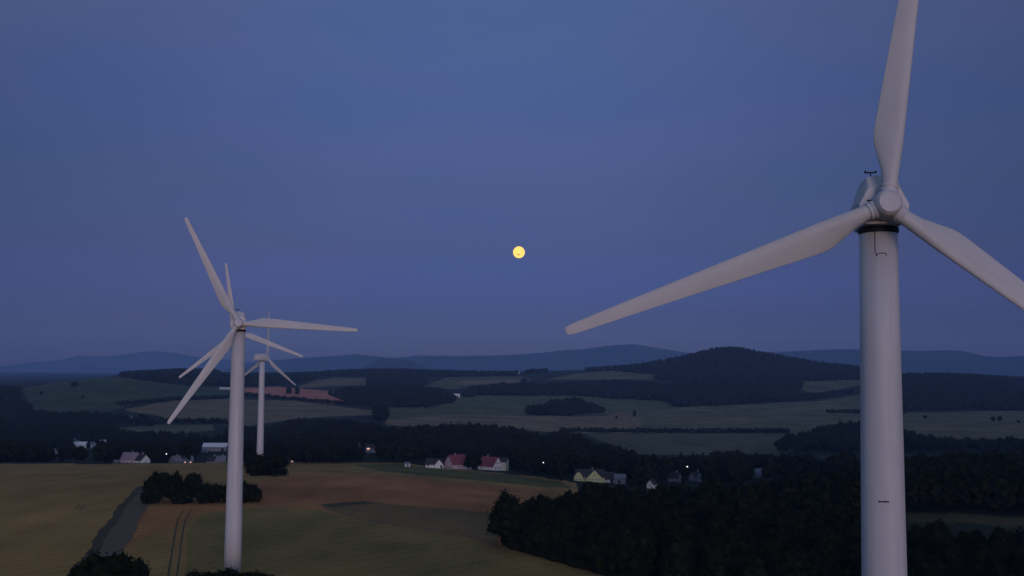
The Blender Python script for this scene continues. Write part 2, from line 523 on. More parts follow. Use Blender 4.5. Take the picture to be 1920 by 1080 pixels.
def strip(name, line, width, m, lift, label):
    """a ribbon draped over the land along a line surveyed from the view"""
    P = [hit(*p) for p in line]
    Q = []
    for a, b in zip(P, P[1:]):
        n = max(2, int(np.hypot(*(b - a)) / 2.0))
        for k in range(n): Q.append(a + (b - a) * k / n)
    Q.append(P[-1])
    Q = np.array(Q)
    ker = np.ones(9) / 9
    for q in (0, 1):
        pad = np.pad(Q[:, q], 4, mode='edge')
        Q[:, q] = np.convolve(pad, ker, 'valid')
    T = np.gradient(Q, axis=0); T /= np.linalg.norm(T, axis=1)[:, None]
    Nn = np.stack([-T[:, 1], T[:, 0]], 1)
    cols = np.linspace(-0.5, 0.5, 7)
    wv = width * (1 + 0.10 * np.sin(np.arange(len(Q)) * 0.23) + 0.06 * np.sin(np.arange(len(Q)) * 0.71))
    X = Q[:, None, :] + Nn[:, None, :] * (cols[None, :, None] * wv[:, None, None])
    Z = terrain(X[..., 0], X[..., 1]) + lift
    V = np.concatenate([X, Z[..., None]], -1).reshape(-1, 3)
    n, c = len(Q), len(cols)
    i = np.arange(n - 1)[:, None]; j = np.arange(c - 1)[None]
    f = np.stack([i * c + j, i * c + j + 1, (i + 1) * c + j + 1, (i + 1) * c + j], -1).reshape(-1, 4)
    o = link(name, np_mesh(name, V, [f], True), m)
    return tag(o, label, kind='structure')


strip('verge', [(150, 1100), (196, 1035), (224, 985), (262, 930), (285, 910)], 7.6, M['verge'], 0.07, 'dark grass verge along the farm road')
strip('road', [(160, 1100), (208, 1035), (236, 985), (270, 930), (290, 912)], 5.6, M['asphalt'], 0.12, 'grey farm road curving up to the tree clump')
strip('wheel_track', [(312, 1100), (322, 1040), (328, 1000), (334, 970), (346, 955)], 0.36, M['track'], 0.07, 'left tractor wheel track through the crop')
strip('wheel_track', [(329, 1100), (337, 1040), (342, 1000), (349, 970), (362, 954)], 0.34, M['track'], 0.07, 'right tractor wheel track through the crop')
strip('wheel_track', [(138, 958), (146, 950), (152, 944)], 0.34, M['track'], 0.07, 'left of two short wheel marks in the left field')
strip('wheel_track', [(147, 960), (155, 951), (160, 945)], 0.34, M['track'], 0.07, 'right of two short wheel marks in the left field')
strip('wheel_track', [(525, 947), (540, 943), (552, 934)], 0.34, M['track'], 0.07, 'short wheel mark in the brown field')
strip('verge', [(594, 950), (630, 947), (665, 943), (705, 941)], 5.0, M['verge'], 0.07, 'weedy strip between the brown field and the green crop')
strip('path', [(700, 868), (730, 867), (764, 866)], 3.5, M['track'], 0.07, 'pale lane along the far edge of the near field')

# ------------------------------------------------------------------ wind turbines
HUB_UP = 48.5


def blade_mesh():
    secs = [(0.75, 1.02, 0.51, 1.0, 0), (1.5, 1.02, 0.51, 1.0, 2), (2.4, 1.2, 0.53, 0.80, 8), (3.4, 1.6, 0.55, 0.52, 13), (4.4, 1.97, 0.57, 0.34, 13),
            (5.0, 2.02, 0.56, 0.29, 12), (5.6, 1.99, 0.55, 0.27, 11), (8, 1.82, 0.52, 0.23, 8), (11, 1.6, 0.47, 0.2, 5.5), (14, 1.38, 0.42, 0.18, 3.5),
            (17, 1.16, 0.36, 0.17, 2), (20, 0.95, 0.3, 0.16, 1), (22.2, 0.8, 0.25, 0.15, 0.5), (23.0, 0.72, 0.22, 0.14, 0.3), (23.38, 0.56, 0.14, 0.13, 0), (23.5, 0.3, 0.0, 0.1, 0)]
    bm = bmesh.new()
    loops = []
    n = 28
    for r, c, le, th, tw in secs:
        lp = []
        a = math.radians(tw)
        blend = min(1, max(0, (th - 0.3) / 0.7))
        for k in range(n):
            t = 2 * math.pi * k / n
            s = (1 - math.cos(t)) / 2                      # 0 at the nose, 1 at the tail
            ye = math.sin(t) * 0.5 * th * c
            ya = math.copysign(th * c * 5 * (0.2969 * math.sqrt(s) - 0.126 * s - 0.3516 * s * s + 0.2843 * s ** 3 - 0.1015 * s ** 4), math.sin(t)) if 0 < s < 1 else 0
            y = ye * blend + ya * (1 - blend)
            x = le - s * c
            y -= 0.0009 * r * r                            # slight prebend to the wind
            lp.append((x * math.cos(a) + y * math.sin(a), -x * math.sin(a) + y * math.cos(a), r))
        loops.append(lp)
    bm_loft(bm, loops)
    me = bm_mesh('blade', bm, True)
    me.materials.append(M['blade'])
    return me


def nacelle_mesh():
    base = [(-1.0, 2.45), (1.0, 2.45), (1.31, 1.6), (1.68, 0.6), (1.64, -0.05), (1.28, -0.95), (-1.28, -0.95), (-1.64, -0.05), (-1.68, 0.6), (-1.31, 1.6)]
    secs = [(-2.3, 0.985, 0.66), (-2.22, 1.0, 0.68), (-1.5, 1.0, 1.0), (1.2, 0.97, 1.0), (3.0, 0.86, 0.95), (4.4, 0.66, 0.8), (4.7, 0.56, 0.7)]
    bm = bmesh.new()
    bm_loft(bm, [[(x * sx, y, (z * sz if z > 0 else z * (1 if y < 2.5 else 1 - 0.13 * (y - 2.5)))) for x, z in base] for y, sx, sz in secs])
    bmesh.ops.recalc_face_normals(bm, faces=bm.faces)
    bmesh.ops.bevel(bm, geom=[e for e in bm.edges if e.calc_face_angle(0) > 0.25], offset=0.035, segments=1, affect='EDGES')
    bm_box(bm, (0, -0.2, 2.5), (1.25, 1.6, 0.24))          # roof hatch
    return bm_mesh('nacelle', bm)


BLADE = blade_mesh()
T = {}
T['nacelle'] = nacelle_mesh()
T['hub'] = bm_mesh('hub', lathe([(0.85, -2.2), (0.95, -2.5), (0.97, -3.0), (0.96, -3.6), (0.9, -3.95), (0.8, -4.18), (0.74, -4.25)], 48, 'Y'), True)
T['hub_cap'] = bm_mesh('hub_cap', lathe([(0.735, -4.22), (0.73, -4.33), (0.68, -4.37), (0.64, -4.345), (0.3, -4.36), (0.02, -4.365)], 40, 'Y'))
T['yaw_ring'] = bm_mesh('yaw_ring', lathe([(1.2, -1.38), (1.36, -1.36), (1.40, -1.2), (1.40, -0.99), (1.3, -0.955)], 48))
T['root_collar'] = bm_mesh('root_collar', lathe([(0.5, 0.8), (0.63, 0.82), (0.65, 0.98), (0.63, 1.06), (0.545, 1.09), (0.545, 1.16), (0.61, 1.19), (0.625, 1.27), (0.605, 1.34), (0.48, 1.37)], 36), True)
bm = bmesh.new()
bm_tube(bm, [(0, 0, 2.4), (0, 0, 3.1)], 0.045, 8)
bm_tube(bm, [(-0.42, 0, 3.12), (0.42, 0, 3.12)], 0.055, 8)
for sx in (-0.36, 0.36):
    bm_box(bm, (sx, 0, 3.20), (0.12, 0.1, 0.1))
T['wind_vane'] = bm_mesh('wind_vane', bm)
for k, m in (('nacelle', 'turbine'), ('hub', 'turbine'), ('hub_cap', 'turbine'), ('yaw_ring', 'dark'), ('root_collar', 'turbine'), ('wind_vane', 'dark')):
    T[k].materials.append(M[m])
_tower_cache = {}


def turbine(hub, psi, phi, label, detail=True):
    """hub: hub centre; psi: heading of the rotor from -Y towards +X; phi: first blade, counter-clockwise from the right"""
    n = Vector((math.sin(psi), -math.cos(psi), 0))
    ax = hub - n * 3.2
    base_z = gz(ax.x, ax.y) - 0.3
    H = hub.z - base_z
    root = empty('wind_turbine', (ax.x, ax.y, base_z), psi, label=label, cat='wind turbine', group='wind turbines of the hilltop wind farm')
    top = H - 0.22 - 1.34
    prof = []
    segs = [0, 0.36, 0.7, 1.0]
    for a, b in zip(segs, segs[1:]):
        for t in (0.0, 0.5, 1.0):
            h = top * (a + (b - a) * t)
            prof.append((1.30 + 0.0088 * (top - h), h + (0.15 if t == 0 and a else -0.15 if t == 1 and b < 1 else 0)))
        if b < 1:
            r = 1.30 + 0.0088 * (top - top * b)
            prof += [(r, top * b - 0.04), (r + 0.006, top * b - 0.012), (r + 0.006, top * b + 0.012), (r, top * b + 0.04)]
    me = bm_mesh('tower', lathe(prof, 72), True)
    tw = link('tower', me, M['turbine'], root)
    th = math.radians(-9.0)

    def surf(s, h, out=0.02):
        r = 1.30 + 0.0088 * (top - h) + out
        a = th + s / r
        return (r * math.sin(a), -r * math.cos(a), h)
    if detail:
        b = bmesh.new()
        bm_tube(b, [surf(-0.27, top), surf(-0.27, top - 1.5), surf(-0.2, top - 1.6), surf(-0.18, top - 1.75)], 0.022, 6)
        bm_tube(b, [surf(-0.16, top - 1.75, 0.05), surf(-0.12, top - 1.56, 0.05), surf(0.16, top - 1.53, 0.05), surf(0.46, top - 1.56, 0.05), surf(0.5, top - 1.75, 0.05)], 0.024, 6)
        link('service_rail', bm_mesh('service_rail', b), M['dark'], tw)
        b = bmesh.new()
        bm_loft(b, [[surf(s, top - 18.6 - 0.05, 0.012) for s in (-0.36, -0.12, 0.12, 0.36)] + [surf(s, top - 18.6 + 0.03 + 0.03 * (k % 2), 0.012) for k, s in enumerate((0.36, 0.12, -0.12, -0.36))],
                    [surf(s, top - 18.6 - 0.05, 0.03) for s in (-0.36, -0.12, 0.12, 0.36)] + [surf(s, top - 18.6 + 0.03 + 0.03 * (k % 2), 0.03) for k, s in enumerate((0.36, 0.12, -0.12, -0.36))]])
        link('vent', bm_mesh('vent', b), M['dark'], tw)
    up = Matrix.Translation((0, 0, H - 0.22))
    link('yaw_ring', T['yaw_ring'], None, root, mtx=up)
    nac = link('nacelle', T['nacelle'], None, root, mtx=up)
    link('wind_vane', T['wind_vane'], None, nac, loc=(-0.35, 0.6, 0))
    if detail:
        for sx in (-0.92, 0.9):
            b = bmesh.new(); bm_box(b, (sx, -2.315, 0.66), (0.5 if sx < 0 else 0.3, 0.05, 0.09))
            link('vent', bm_mesh('vent', b), M['dark'], nac)
    tilt = Matrix.Rotation(-math.radians(4), 4, 'X')
    rot = up @ Matrix.Translation((0, -0.0, 0)) @ tilt
    hub_o = link('hub', T['hub'], None, root, mtx=rot)
    link('hub_cap', T['hub_cap'], None, hub_o)
    for k in range(3):
        beta = math.pi / 2 - (phi + k * 2 * math.pi / 3)
        bl = link('blade', BLADE, None, root, mtx=rot @ Matrix.Translation((0, -3.2, 0)) @ Matrix.Rotation(beta, 4, 'Y'))
        link('root_collar', T['root_collar'], None, bl)
    return root


R_ = math.radians
turbine(at(1663, 384, 75.5), R_(-7.5), R_(81.6), 'nearest white wind turbine, its top blade and tower foot running out of the picture')
turbine(at(447, 606, 222), R_(12), R_(117), 'white wind turbine standing left of the farm field with hedge at its foot', False)
turbine(at(443, 623, 372), R_(4), R_(100), 'white wind turbine almost hidden behind the tower of the left one', False)
turbine(at(501, 672, 560), R_(144), R_(94), 'farthest and smallest white wind turbine, turned sideways beside a dark bush', False)


# ------------------------------------------------------------------ trees
def ico(sub):
    b = bmesh.new()
    bmesh.ops.create_icosphere(b, subdivisions=sub, radius=1.0)
    V = np.array([v.co[:] for v in b.verts]); Fc = np.array([[v.index for v in f.verts] for f in b.faces])
    b.free()
    return V, Fc


ICO1, ICO2 = ico(1), ico(2)


def crown_arrays(seed, clumps, leaves, leaf, rx, rz, cz, conic=0.0):
    """leaf clumps spread through an uneven crown, with shaded cores inside; returns verts, quads, tris"""
    g = np.random.default_rng(seed)
    d = g.normal(size=(clumps, 3)); d /= np.linalg.norm(d, axis=1)[:, None]
    d[:, 2] = np.where(d[:, 2] < -0.8, -d[:, 2] * 0.5, d[:, 2])
    rad = 0.45 + 0.38 * g.random(clumps)
    cc = d * rad[:, None] * np.array([rx, rx, rz]) * (0.85 + 0.3 * g.random((clumps, 1)))
    sx = 1 - conic * np.clip((cc[:, 2] / rz + 1) / 2, 0, 1)
    cc[:, :2] *= sx[:, None]
    cc[:, 2] += cz
    cr = (0.26 + 0.2 * g.random(clumps)) * min(rx, rz) * (0.55 + 0.45 * sx)
    ci = np.repeat(np.arange(clumps), leaves)
    n = len(ci)
    o = g.normal(size=(n, 3)); o /= np.linalg.norm(o, axis=1)[:, None]
    p = cc[ci] + o * (cr[ci] * (0.75 + 0.45 * g.random(n)))[:, None]
    nrm = o + 0.7 * g.normal(size=(n, 3)); nrm /= np.linalg.norm(nrm, axis=1)[:, None]
    t = np.cross(nrm, g.normal(size=(n, 3))); t /= np.linalg.norm(t, axis=1)[:, None]
    s = np.cross(nrm, t)
    sz = (leaf * (0.6 + 0.8 * g.random(n)))[:, None]
    V = np.stack([p - t * sz, p + s * sz * 0.6, p + t * sz, p - s * sz * 0.6], 1).reshape(-1, 3)
    Q = np.arange(4 * n).reshape(-1, 4)
    cv, cf = ICO1
    CV = (cc[:, None, :] + cv[None] * (cr * 0.82)[:, None, None] * (0.9 + 0.25 * g.random((clumps, len(cv), 1)))).reshape(-1, 3)
    CF = (cf[None] + (np.arange(clumps) * len(cv))[:, None, None]).reshape(-1, 3) + len(V)
    return np.concatenate([V, CV]), Q, CF


def trunk_mesh(h, r, seed):
    rnd = random.Random(seed)
    b = bmesh.new()
    pts = [(0, 0, -0.4)]
    for k in range(1, 5): pts.append((rnd.uniform(-.12, .12) * k, rnd.uniform(-.12, .12) * k, h * k / 4))
    bm_tube(b, pts, [r * 1.25, r, r * .85, r * .65, r * .35], 8)
    for k in range(5):
        a = rnd.uniform(0, 6.28); z = h * rnd.uniform(.4, .75); l = h * rnd.uniform(.3, .45)
        bm_tube(b, [(0, 0, z), (math.cos(a) * l * .5, math.sin(a) * l * .5, z + l * .35), (math.cos(a) * l, math.sin(a) * l, z + l * .8)], [r * .45, r * .3, r * .1], 6)
    me = bm_mesh('trunk', b, True); me.materials.append(M['bark'])
    return me


def crown_mesh(*a, m='leaf_near'):
    V, Q, Fc = crown_arrays(*a)
    me = np_mesh('crown', V, [Q, Fc]); me.materials.append(M[m])
    return me


# near kinds: (crown, trunk); unit size about 11 m tall
NEAR = []
for s, (rx, rz, cz, con) in enumerate([(4.3, 5.4, 5.8, 0.1), (3.9, 5.7, 6.0, 0.22), (4.8, 5.0, 5.3, 0.0), (3.6, 6.0, 6.4, 0.3), (4.4, 5.3, 5.6, 0.12)]):
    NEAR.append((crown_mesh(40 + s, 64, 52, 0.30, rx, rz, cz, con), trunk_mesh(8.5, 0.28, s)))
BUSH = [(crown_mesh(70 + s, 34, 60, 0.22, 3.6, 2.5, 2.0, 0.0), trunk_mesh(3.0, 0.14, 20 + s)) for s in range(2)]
rng = random.Random(7)


def tree(name, x, y, kind, scale, label, cat='tree', group=None, sxy=1.0):
    cm, tm = kind
    root = empty(name, (x, y, gz(x, y) - 0.1), rng.uniform(0, 6.28), label=label, cat=cat, group=group)
    root.scale = (scale * sxy, scale * sxy, scale)
    link('crown', cm, None, root)
    link('trunk', tm, None, root)
    return root


def tree_px(name, px, Y, kind, scale, label, **k):
    p = at(px, 800, Y)
    return tree(name, p.x, p.y, kind, scale, label, **k)


# clump by the farm road and bushes at the turbine feet
G = 'trees of the clump beside the farm road'
tree_px('broadleaf_tree', 303, 344, NEAR[2], 0.92, 'tallest round dark tree at the left end of the clump by the farm road', group=G, sxy=1.05)
tree_px('broadleaf_tree', 330, 346, NEAR[0], 0.78, 'dark tree tucked right behind the tallest one of the roadside clump', group=G)
tree_px('broadleaf_tree', 364, 345, NEAR[4], 0.86, 'rounded dark tree second tallest in the roadside clump', group=G, sxy=0.85)
tree_px('shrub', 283, 340, BUSH[0], 0.9, 'low dark shrub at the left foot of the roadside clump', cat='shrub', group=G)
tree_px('shrub', 342, 340, BUSH[1], 1.1, 'dark shrub under the gap between the two tall clump trees', cat='shrub', group=G)
tree_px('shrub', 392, 341, BUSH[0], 1.25, 'dark shrub right of the second tall clump tree', cat='shrub', group=G)
tree_px('shrub', 420, 343, BUSH[1], 1.3, 'dark shrub touching the left side of the turbine tower', cat='shrub', group=G)
tree_px('shrub', 452, 344, BUSH[0], 1.3, 'dark shrub hidden behind the turbine tower in the clump', cat='shrub', group=G)
tree_px('shrub', 470, 345, BUSH[1], 1.3, 'dark shrub at the right end of the roadside clump', cat='shrub', group=G)
G = 'bushes at the foot of the farthest turbine'
tree_px('shrub', 484, 452, BUSH[0], 1.75, 'broad dark bush left half hiding the foot of the farthest turbine', cat='shrub', group=G)
tree_px('shrub', 503, 455, BUSH[1], 1.8, 'broad dark bush in the middle of the pair by the farthest turbine', cat='shrub', group=G)
tree_px('shrub', 521, 452, BUSH[0], 1.7, 'dark bush at the right of those by the farthest turbine', cat='shrub', group=G)
G = 'trees at the lower left edge'
tree_px('broadleaf_tree', 212, 186, NEAR[2], 1.0, 'leafy dark tree top at the bottom left edge, in front of the road', group=G, sxy=1.0)
tree_px('broadleaf_tree', 165, 184, NEAR[0], 0.8, 'lower dark tree left of the big one at the bottom edge', group=G, sxy=0.95)
tree_px('broadleaf_tree', 258, 187, NEAR[4], 0.88, 'dark tree right of the big one at the bottom edge', group=G, sxy=0.85)
G = 'shrubs around the foot of the left turbine'
for px, Y, s, k, lb in ((372, 203, 0.85, 0, 'dark shrub at the bottom edge, leftmost before the turbine foot'), (402, 205, 0.92, 1, 'dark shrub at the bottom edge left of the turbine foot'),
                        (440, 208, 0.78, 0, 'dark shrub covering the foot of the left turbine tower'), (474, 206, 0.86, 1, 'dark shrub just right of the turbine foot'), (502, 204, 0.74, 0, 'small dark shrub rightmost at the turbine foot')):
    tree_px('shrub', px, Y, BUSH[k], s, lb, cat='shrub', group=G)


# ------------------------------------------------------------------ houses (x, y positions kept clear of trees)
CLEAR = []


def quad_prism(bm, pts, t):
    """a slab: polygon pts pushed along its normal by t"""
    a = [Vector(p) for p in pts]
    n = (a[1] - a[0]).cross(a[2] - a[0]).normalized() * t
    v0 = [bm.verts.new(p) for p in a]; v1 = [bm.verts.new(p + n) for p in a]
    bm.faces.new(v0); bm.faces.new(v1[::-1])
    for k in range(len(a)):
        bm.faces.new((v0[k], v0[(k + 1) % len(a)], v1[(k + 1) % len(a)], v1[k]))


def gable_walls(L_, W, h, hr, hip=0.0):
    """ridge along X; gables at the ends; hip cuts the gable peaks"""
    b = bmesh.new()
    x, y = L_ / 2, W / 2
    for s in (-1, 1):
        pk = hr * (1 - hip)
        yy = y * hip
        pts = [(s * x, -y, -1.5), (s * x, y, -1.5), (s * x, y, h), (s * x, yy, h + pk), (s * x, -yy, h + pk), (s * x, -y, h)] if hip else \
              [(s * x, -y, -1.5), (s * x, y, -1.5), (s * x, y, h), (s * x, 0, h + hr), (s * x, -y, h)]
        b.faces.new([b.verts.new(p) for p in pts])
    for s in (-1, 1):
        b.faces.new([b.verts.new(p) for p in [(-x, s * y, -1.5), (x, s * y, -1.5), (x, s * y, h), (-x, s * y, h)]])
    bmesh.ops.remove_doubles(b, verts=b.verts, dist=0.001)
    return bm_mesh('wall', b)


def gable_roof(L_, W, h, hr, over=0.4, hip=0.0):
    b = bmesh.new()
    x, y = L_ / 2 + over, W / 2
    sl = hr / y
    oy = y + over
    zo = h - over * sl + 0.04
    xr = x - (W * hip * 0.5 if hip else 0)
    for s in (-1, 1):
        if hip:
            hz = h + hr * (1 - hip) + 0.04; hy = y * hip
            pts = [(-x, s * oy, zo), (x, s * oy, zo), (x, s * hy, hz), (xr, 0, h + hr + 0.04), (-xr, 0, h + hr + 0.04), (-x, s * hy, hz)]
        else:
            pts = [(-x, s * oy, zo), (x, s * oy, zo), (x, 0, h + hr + 0.04), (-x, 0, h + hr + 0.04)]
        if s > 0: pts = pts[::-1]
        quad_prism(b, pts, 0.16)
    if hip:
        for s in (-1, 1):
            hz = h + hr * (1 - hip) + 0.06; hy = y * hip
            pts = [(s * (x + .02), -hy, hz), (s * (x + .02), hy, hz), (s * xr, 0, h + hr + 0.06)]
            if s < 0: pts = pts[::-1]
            quad_prism(b, pts, 0.14)
    return bm_mesh('roof', b)


def window(parent, mtx, wd, ht, pane='pane', frame='white'):
    b = bmesh.new()
    f = 0.08
    for sx in (-1, 1): bm_box(b, (sx * (wd / 2 - f / 2), 0, 0), (f, 0.09, ht))
    for sz in (-1, 1): bm_box(b, (0, 0, sz * (ht / 2 - f / 2)), (wd - 2 * f, 0.09, f))
    bm_box(b, (0, 0, 0), (0.06, 0.07, ht - 2 * f))
    fr = link('window', bm_mesh('window', b), M[frame], parent, mtx=mtx)
    b = bmesh.new(); bm_box(b, (0, 0.02, 0), (wd - 2 * f + .01, 0.03, ht - 2 * f + .01))
    link('pane', bm_mesh('pane', b), M[pane], fr)


def body(root, L_, W, h, hr, wall, roof, loc=(0, 0, 0), rz=0.0, wins=(), door=None, chim=None, hip=0.0, name='wall', pane='pane'):
    """wins: (face, along, height, width, tall); face in 'F' (-Y side), 'B', 'L' (-X gable), 'R' (+X gable)"""
    mt = Matrix.Translation(loc) @ Matrix.Rotation(rz, 4, 'Z')
    wl = link('wall', gable_walls(L_, W, h, hr, hip), M[wall], root, mtx=mt)
    rf = link('roof', gable_roof(L_, W, h, hr, hip=hip), M[roof], root, mtx=mt)

    def face(f, a, z):
        return {'F': Matrix.Translation((a, -W / 2 - .03, z)), 'B': Matrix.Translation((a, W / 2 + .03, z)) @ Matrix.Rotation(math.pi, 4, 'Z'),
                'L': Matrix.Translation((-L_ / 2 - .03, a, z)) @ Matrix.Rotation(-math.pi / 2, 4, 'Z'), 'R': Matrix.Translation((L_ / 2 + .03, a, z)) @ Matrix.Rotation(math.pi / 2, 4, 'Z')}[f]
    for f, a, z, wd, ht in wins:
        window(root, mt @ face(f, a, z), wd, ht, pane)
    if door:
        b = bmesh.new(); bm_box(b, (0, 0, 0), (door[2], 0.08, door[3]))
        d = link('door', bm_mesh('door', b), M['door'], root, mtx=mt @ face(door[0], door[1], door[3] / 2))
        b = bmesh.new(); bm_box(b, (door[2] * .35, -0.06, 0), (0.12, 0.06, 0.04)); link('handle', bm_mesh('handle', b), M['grey'], d)
    if chim:
        b = bmesh.new(); bm_box(b, (chim[0], chim[1], h + hr + 0.1), (0.7, 0.7, 1.8)); bm_box(b, (chim[0], chim[1], h + hr + 1.05), (0.85, 0.85, 0.1))
        link('chimney', bm_mesh('chimney', b), M['grey'], rf)
    return wl


def house(name, px, Y, rz, label, clear=9, cat='house', dz=0.0, group='houses of the valley village', front=70, gap=0.0):
    p = at(px, 850, Y)
    CLEAR.append((p.x, p.y, clear, front))
    return empty(name, (p.x, p.y, gz(p.x, p.y) + dz), rz, label=label, cat=cat, group=group)


h = house('house', 819, 655, R_(-4), 'small white house with dark roof left of the pink one', 8)
body(h, 9.5, 6.0, 2.2, 2.9, 'white', 'dark_roof', (-1.5, 1.5, 0), 0, wins=[('F', -3.2, 1.3, 1.2, 1.0)])
body(h, 5.0, 4.6, 2.4, 2.7, 'white', 'dark_roof', (2.0, -1.5, 0), R_(90), wins=[], door=('L', -1.2, 1.1, 2.0))
h = house('house', 856, 660, R_(38), 'pink rendered house with tall red roof and gable to the left', 9)
body(h, 11.0, 8.5, 3.0, 5.0, 'pink', 'red_roof', wins=[('L', -1.2, 4.8, .9, 1.2), ('L', 1.6, 1.6, 1.0, 1.2), ('L', -2.0, 1.6, 1.0, 1.2), ('F', -1.0, 1.5, 1.0, 1.2)], chim=(-1, 0))
body(h, 4.0, 4.0, 2.3, 1.6, 'white', 'red_roof', (4.0, -4.9, 0), R_(90), wins=[('L', .4, 1.4, 1.1, 1.4)])
h = house('house', 922, 662, R_(-42), 'white house with red roof sloping left and gable to the right', 9)
body(h, 12.0, 8.5, 2.6, 5.0, 'white', 'red_roof', (-1, 0, 0), 0, wins=[('R', -2.2, 1.5, 1.0, 1.2), ('R', 0, 1.5, 1.0, 1.2), ('R', 2.2, 1.5, 1.0, 1.2), ('R', -1.0, 4.3, .9, 1.2), ('R', 1.1, 4.3, .9, 1.2), ('F', -3, 1.4, 1.0, 1.1)], chim=(-2, 0))
body(h, 5.0, 4.4, 5.0, 2.2, 'cream', 'dark_roof', (4.6, 5.2, 0), R_(20), wins=[('R', 0, 4.9, .9, 1.1)])
h = house('farmhouse', 1106, 598, R_(3), 'long yellow farmhouse with dark roof and pointed central gable', 13, front=130)
body(h, 15.0, 7.0, 2.6, 3.6, 'yellow', 'dark_roof', (0, 1, 0), 0, wins=[('F', -3.4, 1.4, .8, 1.1), ('F', -2.0, 1.4, .8, 1.1)], chim=(1.5, 0))
body(h, 5.0, 4.2, 3.0, 3.0, 'yellow', 'dark_roof', (-6.4, -1.0, 0), R_(90), wins=[('L', -.9, 1.4, .8, 1.1), ('L', .9, 1.4, .8, 1.1)], hip=0.35)
body(h, 5.0, 9.0, 1.6, 4.6, 'yellow', 'dark_roof', (2.0, -1.1, 0), R_(90), wins=[('L', -2.8, 1.2, .8, 1.0), ('L', -1.0, 1.2, .8, 1.0), ('L', 1.0, 1.2, .8, 1.0), ('L', 2.8, 1.2, .8, 1.0), ('L', 0, 3.6, .8, 1.0)])
h = house('barn', 1146, 603, R_(3), 'low dark roofed barn wing joining the yellow farmhouse', 8, cat='barn', front=120)
body(h, 7.0, 7.0, 2.0, 3.4, 'white', 'dark_roof', (-1.5, 1, 0), 0, door=('F', 1.5, 1.8, 1.8))
h = house('shed', 1163, 596, R_(-12), 'grey shed at the right end of the yellow farm', 7, cat='shed', front=120)
body(h, 5.5, 5.0, 3.0, 2.0, 'grey', 'grey_roof', wins=[('F', .6, 1.6, .9, .9)])
h = house('house', 1222, 570, R_(60), 'tiny white gabled house just above the dark wood edge', 5, front=120)
body(h, 4.6, 3.6, 2.2, 2.0, 'white', 'dark_roof', wins=[('L', 0, 1.5, .7, .9)])
h = house('house', 1322, 640, R_(20), 'faint grey roofed house behind the wood right of the yellow farm', 6, front=20, dz=-2.5)
body(h, 9.0, 7.0, 3.2, 3.4, 'grey', 'grey_roof', wins=[('F', -2, 1.6, .9, 1.1), ('R', 0, 1.6, .9, 1.1)])
h = house('house', 246, 655, R_(-12), 'pinkish house with rose roof in the left group at the field edge', 9)
body(h, 9.0, 7.0, 3.0, 3.6, 'pink', 'rose_roof', (0, 0, 0), 0, wins=[('F', -2.5, 1.5, 1, 1.1), ('F', 0, 1.5, 1, 1.1), ('F', 2.5, 1.5, 1, 1.1), ('L', 0, 1.5, 1, 1.1)], chim=(1, 0))
h = house('house', 268, 650, R_(-40), 'white gabled house at the right of the left group by the field edge', 7)
body(h, 6.0, 6.0, 2.4, 3.0, 'white', 'dark_roof', wins=[('F', 1.2, 1.4, .9, 1.1), ('R', 0, 1.4, .9, 1.1), ('L', 0, 1.4, .9, 1.1)], chim=(0, 0))
h = house('house', 252, 690, R_(6), 'house with pale roof rising behind the left pinkish house', 7)
body(h, 6.0, 6.0, 3.6, 2.6, 'white', 'pale_roof', wins=[('F', 0, 2.6, 1, 1.1)])
h = house('shed', 223, 655, R_(0), 'low pale shed left of the pinkish house', 5, cat='shed')
body(h, 4.5, 3.0, 1.6, 0.8, 'grey', 'grey_roof', door=('F', 1, 1.2, 1.4))
h = house('house', 152, 1090, R_(4), 'long white house in the far left trees, left of a small dark tree', 9, front=480)
body(h, 11.0, 7.0, 4.2, 2.6, 'white', 'pale_roof', wins=[('F', -3.5, 2.2, 1.2, 1.3), ('F', 0, 2.2, 1.2, 1.3), ('F', 3.5, 2.2, 1.2, 1.3)])
h = house('house', 172, 1095, R_(70), 'narrow white house right of the small dark tree on the far left', 5, front=480)
body(h, 6.0, 4.0, 4.6, 2.0, 'white', 'grey_roof', wins=[('L', 0, 2.2, 1, 1.2)])
h = house('house', 105, 1000, R_(88), 'tiny white gable among the dark trees on the far left', 4, front=420)
body(h, 6.0, 4.4, 2.6, 2.6, 'white', 'dark_roof', wins=[('L', 0, 1.5, 1.2, 1.6)])
h = house('house', 5, 1100, R_(10), 'pale house at the left edge of the picture', 4, front=420)
body(h, 6.0, 5.0, 2.6, 2.4, 'white', 'grey_roof', wins=[('F', 0, 1.6, 1, 1.2)])
h = house('barn', 404, 1060, R_(3), 'long white barn with pale sheet roof left of the turbine tower', 14, cat='barn', front=1200)
body(h, 22.0, 11.0, 4.2, 3.2, 'grey', 'pale_roof', wins=[('F', -3.5, 2.4, 1.8, 1.2), ('F', 0, 2.4, 1.8, 1.2), ('F', 3.5, 2.4, 1.8, 1.2)], door=('F', 7.5, 3, 3.2))
h = house('shed', 384, 1035, R_(14), 'small dark annex at the left end of the long white barn', 6, cat='shed')
body(h, 5.0, 4.0, 2.2, 1.2, 'grey', 'grey_roof', door=('F', 0, 1.2, 1.8))
h = house('house', 695, 880, R_(14), 'house with pink lit windows in the dark trees', 6, dz=2.0, front=300)
body(h, 8.0, 6.0, 2.6, 2.6, 'grey', 'dark_roof', wins=[('F', -2.3, 1.8, 2.2, 1.7)], pane='lit_pane')
body(h, 3.0, 3.0, 2.4, 1.6, 'pink', 'dark_roof', (3.4, -3.4, 0), R_(90), wins=[('L', 0, 1.4, .9, 1.0)])
h = house('house', 664, 900, R_(-10), 'dim grey house left of the one with lit windows', 8, dz=2.5)
body(h, 8.0, 6.0, 3.0, 2.6, 'grey', 'dark_roof', wins=[('F', -2, 1.6, 1, 1.2), ('F', 2, 1.6, 1, 1.2)])
